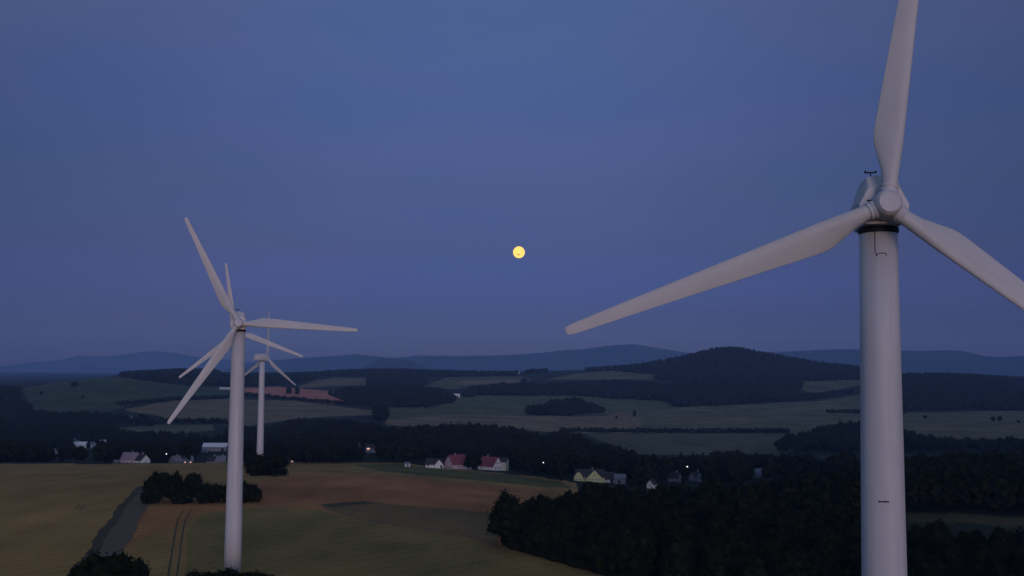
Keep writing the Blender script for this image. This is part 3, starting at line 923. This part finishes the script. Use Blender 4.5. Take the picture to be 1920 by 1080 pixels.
h = house('hut', 764, 625, R_(20), 'tiny white hut at the end of the lane on the field edge', 4, cat='hut', front=40)
body(h, 2.6, 2.2, 1.7, 0.7, 'white', 'grey_roof', door=('F', 0, .8, 1.5))
for px, Y, rz, L2, wl, rf, pane, lb in (
        (20, 1000, 14, 7, 'grey', 'grey_roof', 'pane', 'small pale house second from the left edge among the trees'),
        (140, 1210, -20, 8, 'white', 'grey_roof', 'pane', 'small white house behind the long white one at far left'),
        (192, 1180, 30, 7, 'grey', 'pale_roof', 'pane', 'small pale house right of the two white houses at far left'),
        (330, 690, 62, 6, 'grey', 'rose_roof', 'pane', 'dim gabled cottage right of the lamp at the field edge'),
        (352, 760, 20, 7, 'grey', 'grey_roof', 'lit_pane', 'dim cottage with a lit window between the lamp and the long barn'),
        (400, 700, -30, 6, 'pink', 'dark_roof', 'pane', 'small pinkish cottage below the long white barn'),
        (415, 690, 10, 5, 'grey', 'grey_roof', 'pane', 'tiny grey cottage close to the left turbine tower'),
        (541, 760, 30, 7, 'grey', 'dark_roof', 'lit_pane', 'dark cottage with a lit window right of the farthest turbine'),
        (1265, 640, -30, 6, 'grey', 'dark_roof', 'pane', 'dim gabled cottage left of the lit lamp right of the farm'),
        (1305, 655, 40, 7, 'grey', 'dark_roof', 'pane', 'dark roofed cottage right of the lit lamp'),
        (1425, 700, 10, 7, 'grey', 'grey_roof', 'pane', 'faint cottage above the wood left of the nearest tower')):
    h = house('house', px, Y, R_(rz), lb, 5, front=140)
    body(h, L2, 5.2, 2.5, 2.8, wl, rf, wins=[('F', -L2 * .25, 1.4, 1, 1.1), ('F', L2 * .25, 1.4, 1, 1.1), ('R', 0, 1.4, .9, 1.1), ('L', 0, 1.4, .9, 1.1)], pane=pane, chim=(L2 * .2, 0))
h = house('house', 250, 1650, R_(8), 'dim pale house on the slope above the left village', 8)
body(h, 12.0, 8.0, 3.2, 3.5, 'grey', 'grey_roof', wins=[('F', -3, 1.8, 1.2, 1.3), ('F', 3, 1.8, 1.2, 1.3)])
h = house('greenhouse', 422, 2450, R_(4), 'long pale farm roof on the green slope left of the turbine', 16, cat='farm building')
body(h, 30.0, 9.0, 3.0, 2.2, 'grey', 'pale_roof', wins=[('F', -8, 1.6, 2, 1.2), ('F', 0, 1.6, 2, 1.2), ('F', 8, 1.6, 2, 1.2)])
h = house('barn', 855, 2350, R_(6), 'pale barn in the gap between the two far woods', 14, cat='barn', front=120)
body(h, 13.0, 9.0, 4.0, 3.0, 'white', 'pale_roof', door=('F', 2, 3, 3))
h = house('barn', 967, 3700, R_(4), 'pale farm roof on the skyline left of centre', 18, cat='barn', front=120)
body(h, 20.0, 10.0, 4.0, 3.0, 'white', 'pale_roof', door=('F', 2, 3, 3))


def lamp(px, Y, hgt, label):
    p = at(px, 850, Y)
    CLEAR.append((p.x, p.y, 2.5, 150))
    root = empty('street_lamp', (p.x, p.y, gz(p.x, p.y)), 0, label=label, cat='street lamp', group='lit lamps of the village')
    b = bmesh.new(); bm_tube(b, [(0, 0, -.5), (0, 0, hgt)], .09, 8); bm_tube(b, [(0, 0, hgt), (0, -.5, hgt + .3), (0, -1.0, hgt + .35)], .06, 6)
    link('pole', bm_mesh('pole', b), M['dark'], root)
    b = bmesh.new(); bmesh.ops.create_uvsphere(b, u_segments=10, v_segments=6, radius=.38, matrix=Matrix.Translation((0, -1.1, hgt + .2)) @ Matrix.Diagonal((1, 1.2, .7, 1)))
    link('lamp_head', bm_mesh('lamp_head', b, True), M['lamp'], root)


lamp(1288, 640, 8.5, 'white lit street lamp among dark trees right of the yellow farm')
lamp(313, 670, 6.0, 'small lit street lamp at the field edge right of the left houses')
lamp(1019, 640, 6.5, 'small lamp in the dark trees left of the yellow farm')


# ------------------------------------------------------------------ woods
def scatter(P, space, seed, jitter=0.45, most=999):
    g = np.random.default_rng(seed)
    lo, hi = P.min(0), P.max(0)
    xs, ys = np.meshgrid(np.arange(lo[0], hi[0] + space, space), np.arange(lo[1], hi[1] + space, space))
    xs[::2] += space / 2
    x = xs.ravel() + g.uniform(-jitter, jitter, xs.size) * space
    y = ys.ravel() + g.uniform(-jitter, jitter, xs.size) * space
    k = inside(P, x, y)
    x, y = x[k], y[k]
    ok = np.ones(len(x), bool)
    for cx, cy, cr, front in CLEAR:
        front = min(front, most)
        d = math.hypot(cx, cy)
        ux, uy = cx / d, cy / d
        a = (x - cx) * ux + (y - cy) * uy
        b = np.abs((x - cx) * uy - (y - cy) * ux)
        ok &= ~((b < cr) & (a > -front) & (a < cr))
    return x[ok], y[ok], g


def merged(name, x, y, g, protos, smin, smax, label, m='leaf_wood', squash=1.0):
    """one mesh of many crowns on the land"""
    Vs, Qs, Ts, off = [], [], [], 0
    z = terrain(x, y)
    pk = g.integers(0, len(protos), len(x))
    sc = g.uniform(smin, smax, len(x)); ro = g.uniform(0, 6.28, len(x))
    for p, (V, Q, Fc) in enumerate(protos):
        k = np.where(pk == p)[0]
        if not len(k): continue
        c, s = np.cos(ro[k])[:, None], np.sin(ro[k])[:, None]
        X = (V[None, :, 0] * c - V[None, :, 1] * s) * sc[k][:, None] + x[k][:, None]
        Y = (V[None, :, 0] * s + V[None, :, 1] * c) * sc[k][:, None] + y[k][:, None]
        Z = V[None, :, 2] * sc[k][:, None] * squash + z[k][:, None]
        n = len(V)
        o = off + np.arange(len(k))[:, None, None] * n
        Vs.append(np.stack([X, Y, Z], -1).reshape(-1, 3))
        if Q is not None: Qs.append((Q[None] + o).reshape(-1, 4))
        Ts.append((Fc[None] + o).reshape(-1, 3))
        off += n * len(k)
    if not Vs: return None
    fc = [np.concatenate(a) for a in (Qs, Ts) if len(a)]
    o = link(name, np_mesh(name, np.concatenate(Vs), fc), M[m])
    return tag(o, label, kind='stuff')


MID = [crown_arrays(100 + s, 12, 14, 0.8, rx, rz, cz, con) for s, (rx, rz, cz, con) in enumerate([(4.6, 5.0, 6.4, .1), (4.2, 5.6, 6.8, .25), (5.2, 4.6, 6.0, 0), (5.4, 5.6, 6.6, .1)])]
FAR = []
for s in range(6):
    g = np.random.default_rng(200 + s)
    V, Fc = ICO1
    V = V * (0.78 + 0.5 * g.random((len(V), 1))) * np.array([6.6, 6.6, 6.4]) + np.array([0, 0, 5.6])
    V2 = ICO1[0] * (0.8 + 0.4 * g.random((len(V), 1))) * np.array([3.2, 3.2, 3.4]) + np.array([g.uniform(-3, 3), g.uniform(-3, 3), 9.5])
    FAR.append((np.concatenate([V, V2]), None, np.concatenate([Fc, Fc + len(V)])))

# the dark wood at the lower right: nearest trees one by one, the rest as one mass
P = wpoly([(952, 1026), (1035, 1053), (1130, 1080), (1250, 1110), (1420, 1160), (1640, 1250), (1990, 1250), (1990, 1010), (1990, 840, 13), (1800, 845, 13), (1680, 850, 13), (1600, 866, 13), (1500, 884, 13),
           (1400, 902, 12), (1330, 903, 12), (1200, 907, 12), (1060, 907, 12), (1000, 935, 12), (975, 948, 12), (958, 980, 5)])
x, y, g = scatter(P, 6.0, 5, most=12)
MEADOW = wpoly([(1650, 962), (1800, 962), (1990, 972), (1990, 990), (1800, 980), (1650, 972)])
k = ~inside(MEADOW, x, y)
x, y = x[k], y[k]
zt = terrain(x, y) + 11
dep = x * fwd.x + y * fwd.y + (zt - CAM_Z) * fwd.z
ppx = 960 + F * (x * rv.x + y * rv.y + (zt - CAM_Z) * rv.z) / dep
ppy = 540 - F * (x * uv.x + y * uv.y + (zt - CAM_Z) * uv.z) / dep
keep = ppy >= np.interp(ppx, [1040, 1075, 1200, 1330, 1480, 1600, 1690], [890, 912, 911, 906, 883, 866, 838])
keep &= ~((ppx > 1640) & (y < 395) & (ppy < 980)) | (y > 395)
x, y, ppx, ppy = x[keep], y[keep], ppx[keep], ppy[keep]
vis = (ppy < 1085) & (ppx < 1950) & (ppx > 900) & ~((ppx > 1622) & (ppx < 1680))
order = np.argsort(np.where(vis, np.hypot(x, y), 1e9))
single = set(order[:min(285, int(vis.sum()))].tolist())
inP = np.array([k in single for k in range(len(x))])
WG = 'nearest trees of the dark wood at lower right'
for k in sorted(single, key=lambda q: ppx[q]):
    big = rng.uniform(0.74, 1.18)
    if ppy[k] > 975 and ppx[k] < 1000: lb = 'dark broadleaf tree at the left tip of the wood, beside the brown field'
    elif ppx[k] > 1680: lb = 'dark broadleaf tree in the wood right of the nearest turbine tower'
    elif ppx[k] < 1110: lb = 'dark broadleaf tree at the left end of the wood, below the yellow farmhouse'
    else: lb = 'dark broadleaf tree in the wood between the green field and the nearest turbine tower'
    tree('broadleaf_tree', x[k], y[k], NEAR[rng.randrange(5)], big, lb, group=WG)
EG = 'shrubs along the edge of the dark wood'
for px, Y, sc in ((972, 279, .88), (996, 290, 1.0), (1012, 298, .95), (994, 276, .85), (1012, 288, 1.0), (1022, 302, 1.0), (1034, 284, .9), (1016, 312, 1.0), (1000, 305, .9), (1050, 278, .95)):
    tree_px('broadleaf_tree', px, Y, NEAR[px % 5], sc, 'dark broadleaf tree at the left tip of the wood, beside the brown field', group=WG)
ed = dens([(946, 1024), (962, 1032), (1035, 1053), (1130, 1080), (1200, 1098)], 9)
for k, (px, py) in enumerate(ed[:30]):
    e = hit(px, py)
    tree('shrub', e[0] + 1.5, e[1] + 3.0, BUSH[k % 2], rng.uniform(.75, 1.15), 'dark shrub along the foot of the wood where the green field ends', 'shrub', EG)
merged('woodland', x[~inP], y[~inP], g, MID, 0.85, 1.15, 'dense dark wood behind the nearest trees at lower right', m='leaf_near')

WOODS = [
    # outline on the ground (third number: traced along tree tops), spacing, prototypes, label
    ([(-60, 870), (60, 872), (200, 872), (330, 869), (430, 868), (430, 800, 12), (400, 815, 12), (330, 808, 12), (285, 806, 12), (225, 800, 12), (200, 790, 12), (225, 778, 12), (290, 786, 12), (290, 778, 12), (200, 772, 12), (60, 768, 12), (0, 745, 12), (-60, 745, 12)], 10.5, 'm', 'dark trees and gardens around the left village'),
    ([(440, 868), (620, 870), (760, 870), (800, 866), (850, 862), (905, 866), (950, 880), (1000, 897), (1050, 906), (1180, 922), (1330, 922), (1480, 900), (1600, 880), (1600, 858, 12), (1500, 853, 12), (1380, 846, 12), (1300, 850, 12), (1240, 858, 12), (1200, 850, 12), (1150, 832, 12), (1120, 824, 12), (1080, 810, 12), (1000, 808, 12), (950, 797, 12), (900, 793, 12), (850, 792, 12), (800, 796, 12), (740, 796, 12), (690, 795, 12), (650, 785, 12), (600, 782, 12), (545, 787, 12), (520, 797, 12), (440, 800, 12)], 8.6, 'm', 'dark wooded valley behind the hilltop fields'),
    ([(1460, 850), (1620, 850), (1780, 850), (1990, 850), (1990, 820, 12), (1780, 822, 12), (1720, 812, 12), (1690, 800, 12), (1612, 788, 12), (1560, 791, 12), (1532, 798, 12), (1522, 806, 12), (1475, 812, 12), (1462, 822, 12)], 9, 'm', 'dark tree belt across the valley beside the nearest tower'),
    ([(618, 740), (640, 750), (665, 757), (740, 765), (800, 764), (850, 754), (852, 738, 12), (830, 728, 12), (760, 722, 12), (700, 725, 12), (640, 727, 12), (620, 733, 12)], 11, 'f', 'far wood right of the pink field'),
    ([(706, 790), (722, 790), (722, 765), (706, 765)], 8, 'f', 'narrow tree row dropping from the far wood'),
    ([(862, 746), (900, 742), (1080, 742), (1150, 748), (1255, 752), (1270, 763), (1340, 761), (1410, 757), (1440, 744), (1500, 731), (1505, 712), (1400, 715, 12), (1320, 716, 12), (1230, 717, 12), (1160, 711, 12), (1080, 715, 12), (1000, 719, 12), (935, 718, 12), (890, 723, 12), (864, 735, 12)], 12, 'f', 'long far wood across the middle distance'),
    ([(988, 779), (1060, 780), (1134, 773), (1125, 760, 12), (1080, 746, 12), (1030, 750, 12), (992, 762, 12)], 10, 'f', 'oval dark copse among the pale fields'),
    ([(225, 707), (300, 717), (350, 723), (430, 724), (430, 705, 14), (400, 690, 14), (350, 690, 14), (260, 694, 14), (232, 696, 14)], 12, 'f', 'dark ridge wood on the left skyline'),
    ([(425, 725), (500, 724), (590, 713), (600, 705), (690, 706), (690, 730), (790, 728), (800, 708), (860, 706), (970, 704), (970, 694, 14), (860, 694, 14), (720, 690, 14), (640, 692, 14), (560, 697, 14), (425, 700, 14)], 13, 'f', 'dark ridge wood along the middle skyline'),
    ([(985, 702), (1025, 700), (1025, 692, 10), (985, 694, 10)], 13, 'f', 'small clump of trees on the skyline left of the wooded hill'),
    ([(1100, 698), (1150, 696), (1230, 704), (1230, 714), (1320, 717), (1500, 716), (1612, 713), (1612, 690), (1540, 680), (1440, 664), (1360, 652), (1260, 668), (1150, 684), (1100, 688, 8)], 17, 'f', 'dark wood covering the rounded hill on the right'),
    ([(1632, 770), (1690, 770), (1800, 769), (1990, 772), (1990, 725, 13), (1920, 708, 13), (1840, 700, 13), (1760, 698, 13), (1700, 696, 13), (1632, 700, 13)], 13, 'f', 'dark wood on the ridge behind the nearest tower'),
    ([(-60, 812), (40, 806), (60, 775), (30, 750), (40, 735), (-60, 735)], 12, 'f', 'low dark wood at the left edge across the valley'),
    ([(1050, 811), (1300, 812), (1480, 812), (1480, 809), (1300, 809), (1050, 809)], 6, 'h', 'thin dark hedge line between the pale fields'),
    ([(1550, 775), (1612, 776), (1700, 776), (1700, 772), (1550, 772)], 6, 'h', 'dark hedge line left of the nearest tower'),
    ([(1260, 762), (1400, 758), (1500, 752), (1600, 738), (1600, 732), (1500, 742), (1400, 750), (1260, 756)], 9, 'h', 'hedge and scrub along the foot of the wooded hill'),
    ([(455, 742), (520, 748), (600, 756), (700, 762), (700, 759), (600, 753), (520, 745), (455, 739)], 7, 'h', 'dark hedge below the pink field'),
    ([(300, 792), (400, 795), (430, 797), (430, 793), (400, 791), (300, 789)], 6, 'h', 'hedge below the pale field left of the turbine'),
    ([(220, 762), (330, 751), (430, 748), (430, 745), (330, 748), (220, 758)], 7, 'h', 'hedge between green slope and pale field'),
]
for i, (pts, sp, kind, lb) in enumerate(WOODS):
    x, y, g = scatter(wpoly(pts), sp, 30 + i)
    if i < 2:                                    # no trees on the crest of the near fields
        k = y > 612 - 60 * np.clip((960 + F * x / y - 800) / 150, 0, 1)
        x, y = x[k], y[k]
    if not len(x): continue
    if kind == 'm': merged('woodland', x, y, g, MID, 0.68, 1.2, lb)
    elif kind == 'f': merged('woodland', x, y, g, FAR, 0.75, 1.2, lb)
    else: merged('hedge', x, y, g, FAR, 0.28, 0.5, lb)

# trees one can tell apart in the distance
LONE = [(540, 2330, 1.55, 1.0, 'left of two round trees standing on the pink field'), (556, 2320, 1.5, 1.0, 'right of two round trees standing on the pink field'),
        (137, 2300, 1.1, 1.3, 'round lone tree on the skyline of the green hill'), (75, 2200, 0.7, 1.3, 'small lone tree left on the green hill skyline'),
        (1190, 2000, 1.2, .6, 'slim lone tree in the pale field below the wooded hill'), (982, 3000, 1.3, 1.2, 'lone round tree on the pale far field'),
        (167, 1080, 0.75, .55, 'small dark tree between the two white houses on the far left'), (153, 2050, .7, 1.2, 'lone bush halfway up the green hill'),
        (889, 648, 1.0, 1.1, 'bushy dark tree between the two red roofed houses'), (879, 650, .72, 0.9, 'low dark tree right of the pink house'), (1156, 1900, .5, 1.2, 'small bush in the pale field'),
        (1735, 1950, .55, 1.5, 'small bush in the field right of the nearest tower'), (1862, 1900, .85, 1.0, 'left of two trees in the field at the right edge'), (1875, 1900, .95, 1.0, 'right of two trees in the field at the right edge'),
        (1910, 1850, .5, 1.2, 'small bush at the right edge of the far field')]
for px, Y, s, sx, lb in LONE:
    tree_px('broadleaf_tree', px, Y, NEAR[int(px) % 5], s, lb, sxy=sx, group='lone trees in the fields')


# ------------------------------------------------------------------ far hills
def ridge(pts, Y, depth, seed, label, base=-80.0):
    """a long hill whose crest follows the surveyed skyline; real depth front and back"""
    px = np.linspace(pts[0][0], pts[-1][0], 420)
    py = np.interp(px, [p[0] for p in pts], [p[1] for p in pts])
    ker = np.hanning(15)[1:-1]; ker /= ker.sum()
    py = np.convolve(np.pad(py, 6, mode='edge'), ker, 'valid')
    g = np.random.default_rng(seed)
    prof = np.array([-1.0, -.75, -.5, -.3, -.15, -.06, 0, .06, .15, .3, .5, .75, 1.0])
    hf = np.exp(-(prof / 0.42) ** 2)
    V = np.zeros((len(px), len(prof), 3))
    top = np.array([at(a, b, Y).z for a, b in zip(px, py)])
    top = top + np.convolve(g.normal(size=len(px) + 4), np.ones(5) / 5, 'valid') * 0.0005 * Y * 0.35
    nz = np.array([[np.sin(a / 41 + seed + k * 1.7) + .6 * np.sin(a / 17 + k * 2.3) for k in range(len(prof))] for a in px])
    z0 = CAM_Z + base
    for k, (t, f) in enumerate(zip(prof, hf)):
        yy = Y + t * depth
        V[:, k, 0] = (px - 960) / F * yy
        V[:, k, 1] = yy + nz[:, k] * depth * 0.03
        V[:, k, 2] = z0 + (top - z0) * f + (nz[:, k] * 6 * (1 - f) * f * 4)
    n, c = len(px), len(prof)
    i = np.arange(n - 1)[:, None]; j = np.arange(c - 1)[None]
    f = np.stack([i * c + j, (i + 1) * c + j, (i + 1) * c + j + 1, i * c + j + 1], -1).reshape(-1, 4)
    o = link('hills', np_mesh('hills', V.reshape(-1, 3), [f], True), M['hill'])
    return tag(o, label, kind='structure')


M['hill'] = mat('far_hill_woods', (0.03, 0.04, 0.025), 0.95, col2=(0.05, 0.06, 0.035), scale=0.002, spec=0.05, coord='Position')
ridge([(-500, 698), (-200, 696), (0, 688), (60, 680), (110, 676), (150, 666), (190, 669), (235, 665), (285, 658), (330, 661), (380, 671), (420, 674), (470, 678), (540, 683), (620, 688), (760, 696)], 16600, 900, 1, 'faint mountain range on the far left horizon')
ridge([(400, 696), (480, 680), (560, 671), (620, 668), (660, 664), (700, 667), (745, 672), (780, 666), (800, 667), (900, 667), (960, 666), (1020, 661), (1060, 656), (1100, 654), (1140, 648), (1190, 645), (1230, 652), (1260, 657), (1330, 668), (1500, 690)], 13200, 1600, 2, 'long blue hill range in the middle of the horizon')
ridge([(1300, 690), (1400, 664), (1450, 660), (1500, 658), (1560, 655), (1610, 655), (1700, 658), (1800, 657), (1830, 664), (1870, 670), (1920, 667), (2000, 664), (2200, 660), (2500, 670)], 12000, 1600, 3, 'blue hill range on the right horizon')
ridge([(640, 704), (680, 690), (715, 673), (740, 671), (770, 676), (800, 688), (840, 702)], 9500, 700, 4, 'rounded blue hill before the middle range')
ridge([(-500, 706), (-100, 704), (0, 703), (60, 704), (110, 707), (160, 705), (240, 703), (330, 706)], 8600, 900, 5, 'low blue hills on the left horizon', base=-60)

# ------------------------------------------------------------------ moon
me = lathe([(math.cos(a) * 1.0, math.sin(a)) for a in np.linspace(-math.pi / 2 + .02, math.pi / 2 - .02, 33)], 64)
p = at(973, 473, 30000)
moon = link('moon', bm_mesh('moon', me, True))
moon.location = p
moon.scale = (11 / F * 30000,) * 3
m = bpy.data.materials.new('moonlight'); m.use_nodes = True
n, l = m.node_tree.nodes, m.node_tree.links
b = n['Principled BSDF']; b.inputs['Base Color'].default_value = (0.02, 0.02, 0.02, 1)
tc = n.new('ShaderNodeTexCoord'); nz = n.new('ShaderNodeTexNoise'); nz.inputs['Scale'].default_value = 0.9; nz.inputs['Detail'].default_value = 2
mp = n.new('ShaderNodeMapping'); mp.inputs['Location'].default_value = (2.3, 0.4, 1.1); mp.inputs['Scale'].default_value = (1, 1, 1.6)
l.new(tc.outputs['Object'], mp.inputs[0]); l.new(mp.outputs[0], nz.inputs['Vector'])
cr = n.new('ShaderNodeValToRGB')
cr.color_ramp.elements[0].position = 0.30; cr.color_ramp.elements[0].color = (0.55, 0.17, 0.03, 1)
cr.color_ramp.elements[1].position = 0.42; cr.color_ramp.elements[1].color = (1.0, 0.59, 0.10, 1)
sp = n.new('ShaderNodeMapping'); sp.inputs['Location'].default_value = (0.75, 1.2, 1.55); sp.inputs['Scale'].default_value = (1.7, 1.5, 3.6); sp.inputs['Rotation'].default_value = (0, 0.35, 0)
l.new(tc.outputs['Object'], sp.inputs[0])
ln = n.new('ShaderNodeVectorMath'); ln.operation = 'LENGTH'; l.new(sp.outputs[0], ln.inputs[0])
mr = n.new('ShaderNodeMapRange'); mr.inputs['From Min'].default_value = 0.2; mr.inputs['From Max'].default_value = 0.9; mr.inputs['To Min'].default_value = -0.28; mr.inputs['To Max'].default_value = 0.06
l.new(ln.outputs['Value'], mr.inputs['Value'])
ad = n.new('ShaderNodeMath'); ad.operation = 'ADD'; l.new(nz.outputs[0], ad.inputs[0]); l.new(mr.outputs[0], ad.inputs[1])
l.new(ad.outputs[0], cr.inputs[0]); l.new(cr.outputs[0], b.inputs['Emission Color'])
b.inputs['Emission Strength'].default_value = 0.8
moon.data.materials.append(m)
tag(moon, 'full yellow moon low in the dusk sky', 'moon')

# ------------------------------------------------------------------ evening haze
b = bmesh.new()
zl = float(min(v for v in GZ.ravel())) - 46
bm_box(b, (0, 0, (zl + 640) / 2), (36000, 36000, 640 - zl))
hz = link('haze', bm_mesh('haze', b))
m = bpy.data.materials.new('haze_air'); m.use_nodes = True
n, l = m.node_tree.nodes, m.node_tree.links
n.remove(n['Principled BSDF'])
v = n.new('ShaderNodeVolumePrincipled')
v.inputs['Density'].default_value = 5.2e-5
v.inputs['Color'].default_value = (0.23, 0.45, 1.0, 1)
v.inputs['Anisotropy'].default_value = -0.35
l.new(v.outputs[0], n['Material Output'].inputs['Volume'])
hz.data.materials.append(m)
tag(hz, 'thin blue evening haze over the valley', kind='stuff')
